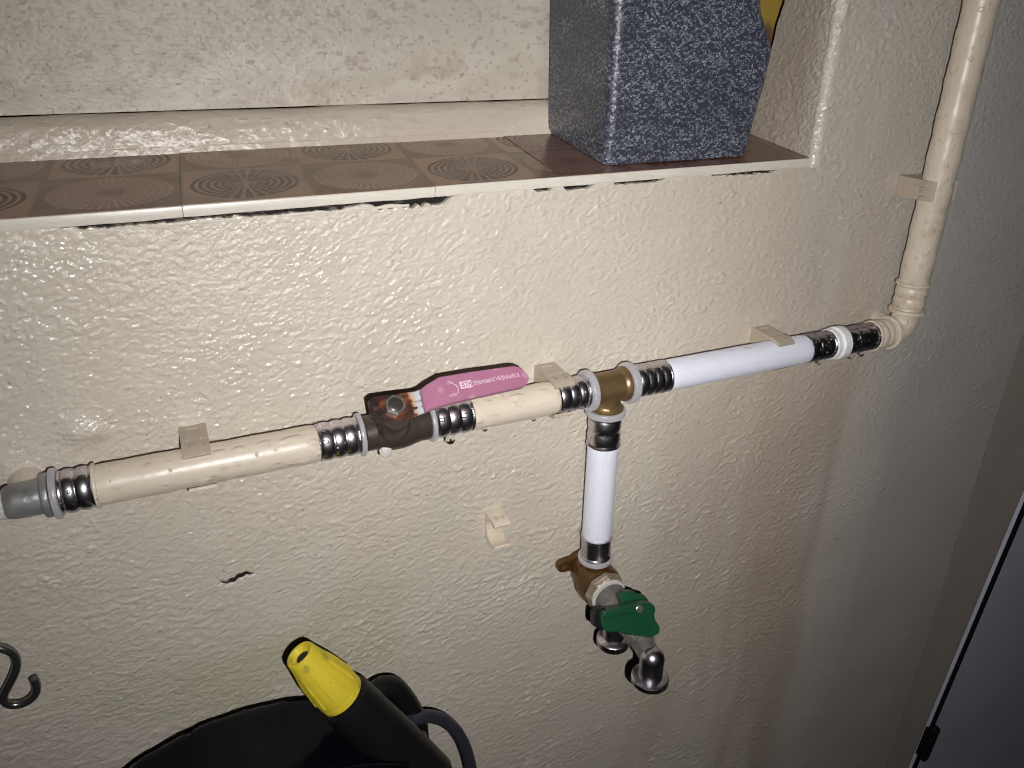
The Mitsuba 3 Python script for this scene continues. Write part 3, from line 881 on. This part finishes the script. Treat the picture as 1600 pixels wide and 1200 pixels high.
# brass tee
TE = thing('tee_fitting', 'brass tee fitting with white plastic rings and three chrome sleeves', 'pipe fitting')
DX = 0.0673
obj('press_sleeve', sleeve(run(0.0213), run(0.0478), 3, 0.0122, 0.0011), 'chrome_steel', TE)
obj('plastic_ring', ring(run(0.0476), run(0.0530), 0.0160), 'ring_plastic', TE)
tb = lathe([(0, .0118), (.0008, .0126), (.0035, .0126), (.0045, .0119), (.0245, .0119), (.0255, .0128), (.0275, .0137), (.0295, .0137), (.0302, .0130)], run(0.0530), EX, 72)
br = lathe([(0, .0112), (.0130, .0112), (.0150, .0122), (.0164, .0137), (.0178, .0137), (.0184, .0130)], run(DX), -EZ, 72)
obj('tee_body', union(tb, br), 'brass', TE)
obj('plastic_ring', ring(run(0.0832), run(0.0892), 0.0163), 'ring_plastic', TE)
obj('press_sleeve', sleeve(run(0.0893), run(0.1203), 4, 0.0124, 0.0010), 'chrome_steel', TE)


def down(z):
    return np.array([DX, AY, z])


obj('plastic_ring', ring(down(1.1796), down(1.1742), 0.0158), 'ring_plastic', TE)
obj('press_sleeve', sleeve(down(1.1741), down(1.1478), 2, 0.0124, 0.0012, 0.0012), 'chrome_steel', TE)

W3 = thing('water_pipe', 'glossy white horizontal pipe right of the brass tee', 'pipe')
obj('tube', pipe(run(0.1204), run(0.2617), PR, 0.00003), 'white_pipe_plastic', W3)
W4 = thing('water_pipe', 'white upright pipe hanging from the brass tee down to the tap', 'pipe')
obj('tube', pipe(down(1.1477), down(1.0600), PR - 0.0001, 0.00002), 'white_pipe_plastic', W4)

# coupling on the right
CO = thing('pipe_coupling', 'wet chrome coupling with a bright white middle ring, left of the painted elbow', 'pipe fitting')
obj('press_sleeve', sleeve(run(0.2618), run(0.2885), 3, 0.0122, 0.0007), 'wet_chrome_steel', CO)
obj('plastic_ring', union(lathe([(0, .0128), (.001, .0136), (.0032, .0136), (.0042, .0124), (.0062, .0124), (.0078, .0145), (.0148, .0145), (.0160, .0134)], run(0.2884), EX, 72)), 'bright_ring_plastic', CO)
obj('press_sleeve', sleeve(run(0.3046), run(0.3395), 3, 0.0122, 0.0007), 'wet_chrome_steel', CO)
for dx, r_ in ((0.277, .0016), (0.312, .0018), (0.327, .0022)):
    droplet(CO, [dx, AY - 0.005, AZ - 0.0140], r_)

# painted elbow and upright pipe at the far right
VX = 0.3785
EB = thing('pipe_elbow', 'cream-painted elbow where the horizontal run turns up at the right', 'pipe fitting')
obj('press_sleeve', union(ring(run(0.3390), run(0.3415), 0.0140), sleeve(run(0.3412), run(0.3590), 2, 0.0126, 0.0012)), 'cream_pipe_paint', EB)
obj('flange', ring(run(0.3590), run(0.3628), 0.0154), 'cream_pipe_paint', EB)
bend = [run(0.3625), run(0.366)] + [np.array([0.366 + 0.0125 * math.sin(a), AY, AZ + 0.0125 * (1 - math.cos(a))]) for a in np.linspace(0.2, math.pi / 2, 8)] + [np.array([VX, AY, 1.2160])]
lug = cyl([VX - 0.002, AY, AZ - 0.002], [VX - 0.002, 0.004, AZ - 0.002], 0.0108)
obj('elbow_body', union(tube(bend, 0.0118, 48), lug), 'cream_pipe_paint', EB)
def up(z):
    return np.array([VX, AY, z])
obj('flange', ring(up(1.2150), up(1.2188), 0.0156), 'cream_pipe_paint', EB)
obj('press_sleeve', union(sleeve(up(1.2186), up(1.2412), 2, 0.0127, 0.0013), ring(up(1.2408), up(1.2438), 0.0146)), 'cream_pipe_paint', EB)
W5 = thing('water_pipe', 'cream-painted upright pipe rising out of the picture at the far right', 'pipe')
obj('tube', pipe(up(1.2436), up(2.10), PR + 0.0004, 0.0003, 4), 'cream_pipe_paint', W5)


# ------------------------------------------------------------------ pipe clips
def make_clip(label, origin, along, upv, scale=1.0, skin='clip_plastic'):
    """A saddle clip: base against the wall, two springy arms. Profile in (outward, upv), extruded along the pipe."""
    c = thing('pipe_clip', label, 'pipe clip')
    out = np.array([0, -1.0, 0])
    al, uv_ = np.asarray(along, float), np.asarray(upv, float)
    W = 0.0164
    d0 = 0.028                      # wall to pipe centre
    rin = PR + 0.0004
    ringp = Point(d0, 0).buffer(rin + 0.0026, 48).difference(Point(d0, 0).buffer(rin, 48))
    mouth = Polygon([(d0 + 0.0045, 0), (d0 + 0.05, 0.030), (d0 + 0.05, -0.030)])
    ringp = ringp.difference(Polygon([(d0, 0), (d0 + 0.030, 0.040), (d0 + 0.06, 0.0), (d0 + 0.030, -0.040)]))
    baseb = sbox(-0.001, -0.0135, d0 - rin + 0.0010, 0.0135)
    uparm = Polygon([(-0.001, 0.0150), (0.0040, 0.0160), (0.0200, 0.0154), (0.0320, 0.0128), (0.0345, 0.0106), (0.0330, 0.0092), (0.0275, 0.0120), (0.0180, 0.0128), (0.0120, 0.0100), (-0.001, 0.0110)])
    dnarm = affinity.scale(uparm, 1, -1, origin=(0, 0))
    dnarm = dnarm.intersection(sbox(-0.01, -0.05, 0.0250, 0))
    prof = unary_union([ringp, baseb, uparm, dnarm]).difference(Point(d0, 0).buffer(rin, 48))
    prof = prof.buffer(0.0004).buffer(-0.0008).buffer(0.0004)
    if hasattr(prof, 'geoms'):
        prof = max(prof.geoms, key=lambda q: q.area)
    body = extrude(prof, W, np.asarray(origin, float) - al * W / 2, out, uv_, al)
    # the two sunk windows in the upper arm
    def pocket(o0, o1, a0, a1, dep):
        su = lambda o: float(np.interp(o, [0.004, 0.020, 0.032], [0.0160, 0.0154, 0.0128]))
        o0p, o1p = np.array([o0, su(o0)]), np.array([o1, su(o1)])
        poly = Polygon([o0p + [0, .004], o1p + [0, .004], o1p - [0, dep], o0p - [0, dep]])
        return extrude(poly, a1 - a0, np.asarray(origin, float) + al * a0, out, uv_, al)
    body = cut(body, pocket(0.0065, 0.0100, -0.0045, 0.0035, 0.0010), pocket(0.0200, 0.0305, -0.0046, -0.0032, 0.0012), pocket(0.0200, 0.0305, 0.0032, 0.0046, 0.0012))
    body.apply_translation(-np.asarray(origin, float))
    body.apply_scale(scale)
    body.apply_translation(np.asarray(origin, float))
    obj('saddle', body, skin, c, smooth=30)
    return c


EXv, EZv = [1, 0, 0], [0, 0, 1]
make_clip('beige pipe clip on the long left cream pipe', [-0.2262, 0, AZ], EXv, EZv)
make_clip('beige pipe clip just left of the brass tee, behind the tip of the pink lever', [0.0262, 0, AZ], EXv, EZv)
make_clip('beige pipe clip on the white horizontal pipe, near its right end', [0.2335, 0, AZ], EXv, EZv)
make_clip('beige pipe clip on the upright pipe at the far right', [VX, 0, 1.3245], EZv, [-1, 0, 0])
make_clip('empty cream pipe clip on the bare wall, holding no pipe', [-0.0165, 0.0085, 1.0785], EXv, EZv, 0.84, 'cream_pipe_paint')

# ------------------------------------------------------------------ wall-plate elbow and tap
WP = thing('wall_elbow', 'tarnished brass wall-plate elbow with a screw ear, under the white upright pipe', 'pipe fitting')
obj('press_sleeve', sleeve(down(1.0602), down(1.0392), 1, 0.0126, 0.0004, 0.0008), 'chrome_steel', WP)
obj('plastic_ring', ring(down(1.0392), down(1.0345), 0.0148), 'ring_plastic', WP)
TC = np.array([DX, AY, 1.0140])
el = union(lathe([(0, .0122), (.010, .0122), (.020, .0136), (.0240, .0148)], down(1.0350), -EZ, 48), lathe([(0, .012), (.002, .0145), (.010, .0160), (.018, .0186), (.026, .0190), (.0315, .0182), (.0322, .0165)], [DX, -0.0120, 1.0145], [0, -1, 0], 56),
           cyl([DX, 0.002, 1.0145], [DX, -0.016, 1.0145], 0.0120))
earp = unary_union([Point(-0.0205, 0.0040).buffer(0.0058), Polygon([(-0.0205, 0.0098), (-0.004, 0.0110), (-0.002, 0.0), (-0.004, -0.004), (-0.0205, -0.0018)])]).difference(Point(-0.0205, 0.0040).buffer(0.0022))
ear = extrude(earp, 0.0050, [DX, -0.0060, 1.0160], [1, 0, 0], [0, 0, 1], [0, -1, 0])
obj('elbow_body', union(el, soft(ear, 0.0015, 2)), 'dark_brass', WP)
hexb = Polygon([(0.0182 * math.cos(math.radians(15 + 60 * i)), 0.0182 * math.sin(math.radians(15 + 60 * i))) for i in range(6)])
obj('hex_collar', lathe([(0, .0166), (.001, .0182), (.0045, .0182), (.0055, .0168), (.0075, .0168), (.0085, .0160)], [DX, -0.0440, 1.0145], [0, -1, 0], 8), 'limed_brass', WP, smooth=25)

TP = thing('tap', 'double-outlet tap with a green lever handle, chrome spouts and a grey body', 'tap')
tz = 1.0145
obj('thread_ring', ring([DX, -0.0522, tz], [DX, -0.0548, tz], 0.0158), 'putty', TP)
bdy = lathe([(0, .0128), (.001, .0138), (.005, .0138), (.007, .0128), (.028, .0122), (.034, .0114), (.040, .0106), (.052, .0098), (.054, .0092)], [DX, -0.0548, tz], [0.0, -1, -0.06], 48)
obj('tap_body', bdy, 'dull_zinc', TP)


def flange_outlet(top, rt, rb, rf, length):
    top = np.asarray(top, float)
    return lathe([(0, rt), (length * .15, rt * 1.02), (length * .55, rb), (length * .70, rb), (length * .74, rf - .001), (length * .78, rf), (length - .0015, rf), (length, rf - .0012)], top, -EZ, 64)


obj('hose_outlet', flange_outlet([DX - 0.0045, -0.0720, tz - 0.006], 0.0082, 0.0090, 0.0136, 0.0290), 'tap_chrome', TP, label='rear chrome hose outlet with a round flange')
sp0 = np.array([DX - 0.001, -0.1215, tz - 0.0075])
dome = trimesh.creation.icosphere(subdivisions=4, radius=0.0095)
dome.apply_translation(sp0)
neck = lathe([(0, .0106), (.0008, .0112), (.0060, .0112), (.0068, .0104), (.0072, .0092), (.0260, .0086)], [DX - 0.001, -0.0960, tz - 0.0020], sp0 - np.array([DX - 0.001, -0.0960, tz - 0.0020]), 8)
obj('spout', union(dome, cyl(sp0, sp0 - EZ * 0.021, 0.0094), lathe([(0, .0094), (.0005, .0095), (.0010, .0134), (.0018, .0146), (.0058, .0146), (.0068, .0134)], sp0 - EZ * 0.0165, -EZ, 64)), 'tap_chrome', TP, label='front chrome spout bent down, with a round flange')
obj('spout_neck', neck, 'dull_zinc', TP, smooth=25)
obj('bonnet', union(cyl([DX + .004, -0.0900, tz + 0.004], [DX + 0.006, -0.0905, tz + 0.016], 0.0085), lathe([(0, .0095), (.0025, .0102), (.005, .0095)], [DX + .003, -0.0895, tz + 0.009], [0.1, -0.3, 1], 6)), 'tap_chrome', TP, smooth=25)
HN = np.array([-0.1, -0.85, 0.5]); HN /= np.linalg.norm(HN)
HU = np.array([0.9949, -0.0870, 0.0512]); HV = np.array([0.0, 0.5070, 0.8619])
HQ = CAM + 0.955 * (np.array([0.0745, -0.0880, 1.0080]) - CAM)
front = Polygon(np.array([(-25.5, 18.5), (-13.7, 17.9), (-4, 17.4), (8.6, 16.6), (14.0, 15.2), (17.2, 11.5), (17.4, 7.7), (15.6, 4.5), (15.4, 1.0), (17.4, -3.8), (18.0, -6.5), (16.2, -10.2), (8.3, -11.2), (0.8, -8.4), (-11.1, -3.6), (-17.5, 0.6), (-23.9, 1.1), (-27.2, 4.0), (-28.4, 8.3), (-27.8, 14)]) * 1e-3)
back = Polygon(np.array([(-4.0, 23.2), (1, 24.2), (6.2, 23.8), (10.2, 21.8), (12.4, 18.8), (17.0, 17.2), (18.7, 13.7), (17.2, 3), (-1.8, 5.0)]) * 1e-3)
hub = Polygon(np.array([(-10, 12), (10, 12), (12, -4), (-8, 0)]) * 1e-3)
hm = union(extrude(front, 0.0100, HQ - HN * 0.0100, HU, HV, HN), extrude(hub, 0.034, HQ - HN * 0.040, HU, HV, HN), extrude(back, 0.0090, HQ - HN * 0.0235, HU, HV, HN))
rib = Polygon(np.array([(-25.5, 18.2), (-13.7, 17.6), (8.6, 16.2), (14.0, 14.6), (15.0, 10), (8, 10.5), (-6, 11.5), (-26.5, 13.5)]) * 1e-3)
hm = union(hm, extrude(rib, 0.0022, HQ - HN * 0.0002, HU, HV, HN))
obj('handle', soft(hm, 0.0012, 3), 'green_plastic', TP, smooth=True, label='green lobed plastic handle')
SC = HQ + HU * 0.0037 + HV * 0.0128 + HN * 0.0012
obj('screw', cut(lathe([(0, .0030), (.0010, .0030), (.0014, .0024)], SC, HN, 32), extrude(sbox(-0.0026, -0.0004, 0.0026, 0.0004), 0.003, SC + HN * 0.0008, HU, HV, HN)), 'nut_steel', TP + '__handle')
bs = HQ - HN * 0.012 + HU * -0.0265 + HV * 0.0085
obj('handle_stop', soft(extrude(Polygon(np.array([(-6, 7), (-4, 11), (5, 11), (6, -3), (-2, -5), (-7, 0)]) * 1e-3), 0.009, bs, HU, HV, HN), 0.0012, 3), 'black_plastic', TP, smooth=True)

# ------------------------------------------------------------------ S-hook hung on a wall nail at the left edge
HK = thing('hook', 'dark steel S-hook hanging at the lower left edge', 'hook')
hp = smooth_path([[-0.3735, -.016, 1.0735], [-0.3745, -.016, 1.0810], [-0.3722, -.016, 1.0890], [-0.3660, -.017, 1.0925], [-0.3590, -.018, 1.0898], [-0.3542, -.018, 1.0838], [-0.3540, -.018, 1.0745], [-0.3590, -.018, 1.0640], [-0.3642, -.018, 1.0560],
                  [-0.3672, -.018, 1.0490], [-0.3650, -.018, 1.0440], [-0.3605, -.018, 1.0418], [-0.3548, -.018, 1.0425], [-0.3498, -.018, 1.0465], [-0.3476, -.018, 1.0530], [-0.3478, -.018, 1.0598]], 110)
obj('bent_rod', tube(hp, 0.0027, 24), 'hook_steel', HK)
NL = thing('nail', 'steel nail in the wall that the hook hangs from, at the left edge', 'nail')
obj('shank', union(cyl([-0.3668, 0.012, 1.0870], [-0.3668, -0.0270, 1.0875], 0.0023, n=24), cyl([-0.3668, -0.0265, 1.0875], [-0.3668, -0.0280, 1.0875], 0.0045, n=24)), 'hook_steel', NL)

# ------------------------------------------------------------------ pressure washer with its lance at the bottom
PW = thing('pressure_washer', 'glossy black pressure washer casing standing at the bottom edge', 'pressure washer')
top_pts = [(-0.372, Z0 + .002), (-0.378, 0.86), (-0.360, 0.935), (-0.338, 0.967), (-0.3065, 0.9915), (-0.262, 1.0085), (-0.2185, 1.0115), (-0.180, 1.0040), (-0.150, 0.992), (-0.118, 0.968), (-0.099, 0.940), (-0.092, 0.905), (-0.088, 0.86), (-0.086, Z0 + .002)]
prof = Polygon(top_pts)
solid = extrude(prof, 0.205, [0, -0.048, 0], [1, 0, 0], [0, 0, 1], [0, -1, 0])
solid = soft(solid, 0.007, 9)
obj('casing', solid, 'gloss_black_plastic', PW, smooth=True)
seam = smooth_path([[-0.345, -0.118, 0.975], [-0.300, -0.122, 1.0005], [-0.255, -0.124, 1.0120], [-0.21, -0.124, 1.0130], [-0.17, -0.122, 1.0035], [-0.130, -0.118, 0.980]], 50)
obj('trim_rib', tube(seam, 0.0035, 12), 'gloss_black_plastic', PW)
lp = smooth_path([[-0.146, -0.062, 0.985], [-0.136, -0.057, 0.9940], [-0.1255, -0.054, 0.9930], [-0.1140, -0.052, 0.9770], [-0.1060, -0.051, 0.9550], [-0.1025, -0.052, 0.925]], 40)
band = tube(lp, 0.0085, 16)
obj('carry_loop', band, 'black_plastic', PW)

LB = np.array([-0.1654, -0.0861, 1.0358]); LAX = np.array([-0.4929, 0.1340, 0.8597])
LN = thing('spray_lance', 'black spray lance with a yellow conical nozzle pointing up', 'spray lance')
cone = lathe([(-0.0035, .0150), (-0.0028, .0158), (0.0010, .0160), (.0018, .0156), (.0030, .0160), (.0100, .0157), (.0250, .0135), (.0380, .0112), (.0425, .0104), (.0440, .0098), (.0443, .0090), (.0438, .0076), (.0415, .0062), (.0405, .0046), (.0300, .0044), (.0296, .0012)], LB, LAX, 72)
ridges = []
e1 = frame_to(LAX)[:3, 0]; e2 = frame_to(LAX)[:3, 1]
for i in range(10):
    a = 2 * math.pi * i / 10 + 0.2
    dvec = math.cos(a) * e1 + math.sin(a) * e2
    ridges.append(tube([LB + LAX * 0.006 + dvec * 0.0156, LB + LAX * 0.024 + dvec * 0.0133, LB + LAX * 0.036 + dvec * 0.0110], [0.0012, 0.0011, 0.0006], 10))
obj('nozzle_cone', union(cone, *ridges), 'yellow_plastic', LN, smooth=32, label='yellow nozzle cone')
obj('nozzle_bore', cyl(LB + LAX * 0.0300, LB + LAX * 0.0409, 0.00435, ch=0.0002), 'black_plastic', LN)  # black plug near the mouth, painting the shade of an open bore
obj('lance_tube', lathe([(0, .0120), (.004, .0176), (.0080, .0184), (.0300, .0192), (.0620, .0200), (.110, .0200), (.112, .019)], LB - LAX * 0.0030, -LAX, 64), 'black_plastic', LN)

HO = thing('hose', 'dark grey hose curving down to the right of the black pressure washer', 'hose')
hs = smooth_path([[-0.112, -0.062, 0.958], [-0.1000, -0.056, 0.9520], [-0.0850, -0.050, 0.9380], [-0.0680, -0.046, 0.9100], [-0.0580, -0.045, 0.8760], [-0.0530, -0.045, 0.83], [-0.050, -0.05, 0.70], [-0.040, -0.08, 0.40], [0.0, -0.13, 0.20], [0.08, -0.2, Z0 + .008], [0.3, -0.3, Z0 + .008]], 160)
obj('tubing', tube(hs, 0.0053, 20), 'hose_rubber', HO)

# ------------------------------------------------------------------ board leaning at the lower right
LPN = thing('leaning_board', 'dark blue-grey board with a black rubber edge, at the lower right corner', 'board')
lean = (0.688 - 0.6463) / (0.9126 - 0.5045)
def bxz(z):
    return 0.6463 + lean * (z - 0.5045)
zb_, zt_ = Z0 + 0.001, 1.15
poly = Polygon([(bxz(zb_), zb_), (1.6, zb_), (1.6, zt_), (bxz(zt_), zt_)])
obj('panel', bevelled(poly, 0.008, 0.0015, [0, -0.0080, 0], [1, 0, 0], [0, 0, 1], [0, -1, 0]), 'blue_grey_board', LPN)
e0 = [(bxz(z), z) for z in (zb_ + .01, zt_)]
strip = LineString(e0).buffer(0.0024, cap_style=2)
obj('edge_strip', extrude(strip, 0.0040, [0.0016, -0.0140, 0], [1, 0, 0], [0, 0, 1], [0, -1, 0]), 'black_plastic', LPN)
bz = 0.520
cap = LineString([(bxz(bz - 0.026), bz - 0.026), (bxz(bz + 0.026), bz + 0.026)]).buffer(0.0060)
obj('rubber_bumper', soft(extrude(cap, 0.014, [0.006, -0.0100, 0], [1, 0, 0], [0, 0, 1], [0, -1, 0]), 0.003, 2), 'black_plastic', LPN, smooth=True)

scene = {k_: v_ for k_, v_ in scene.items()}
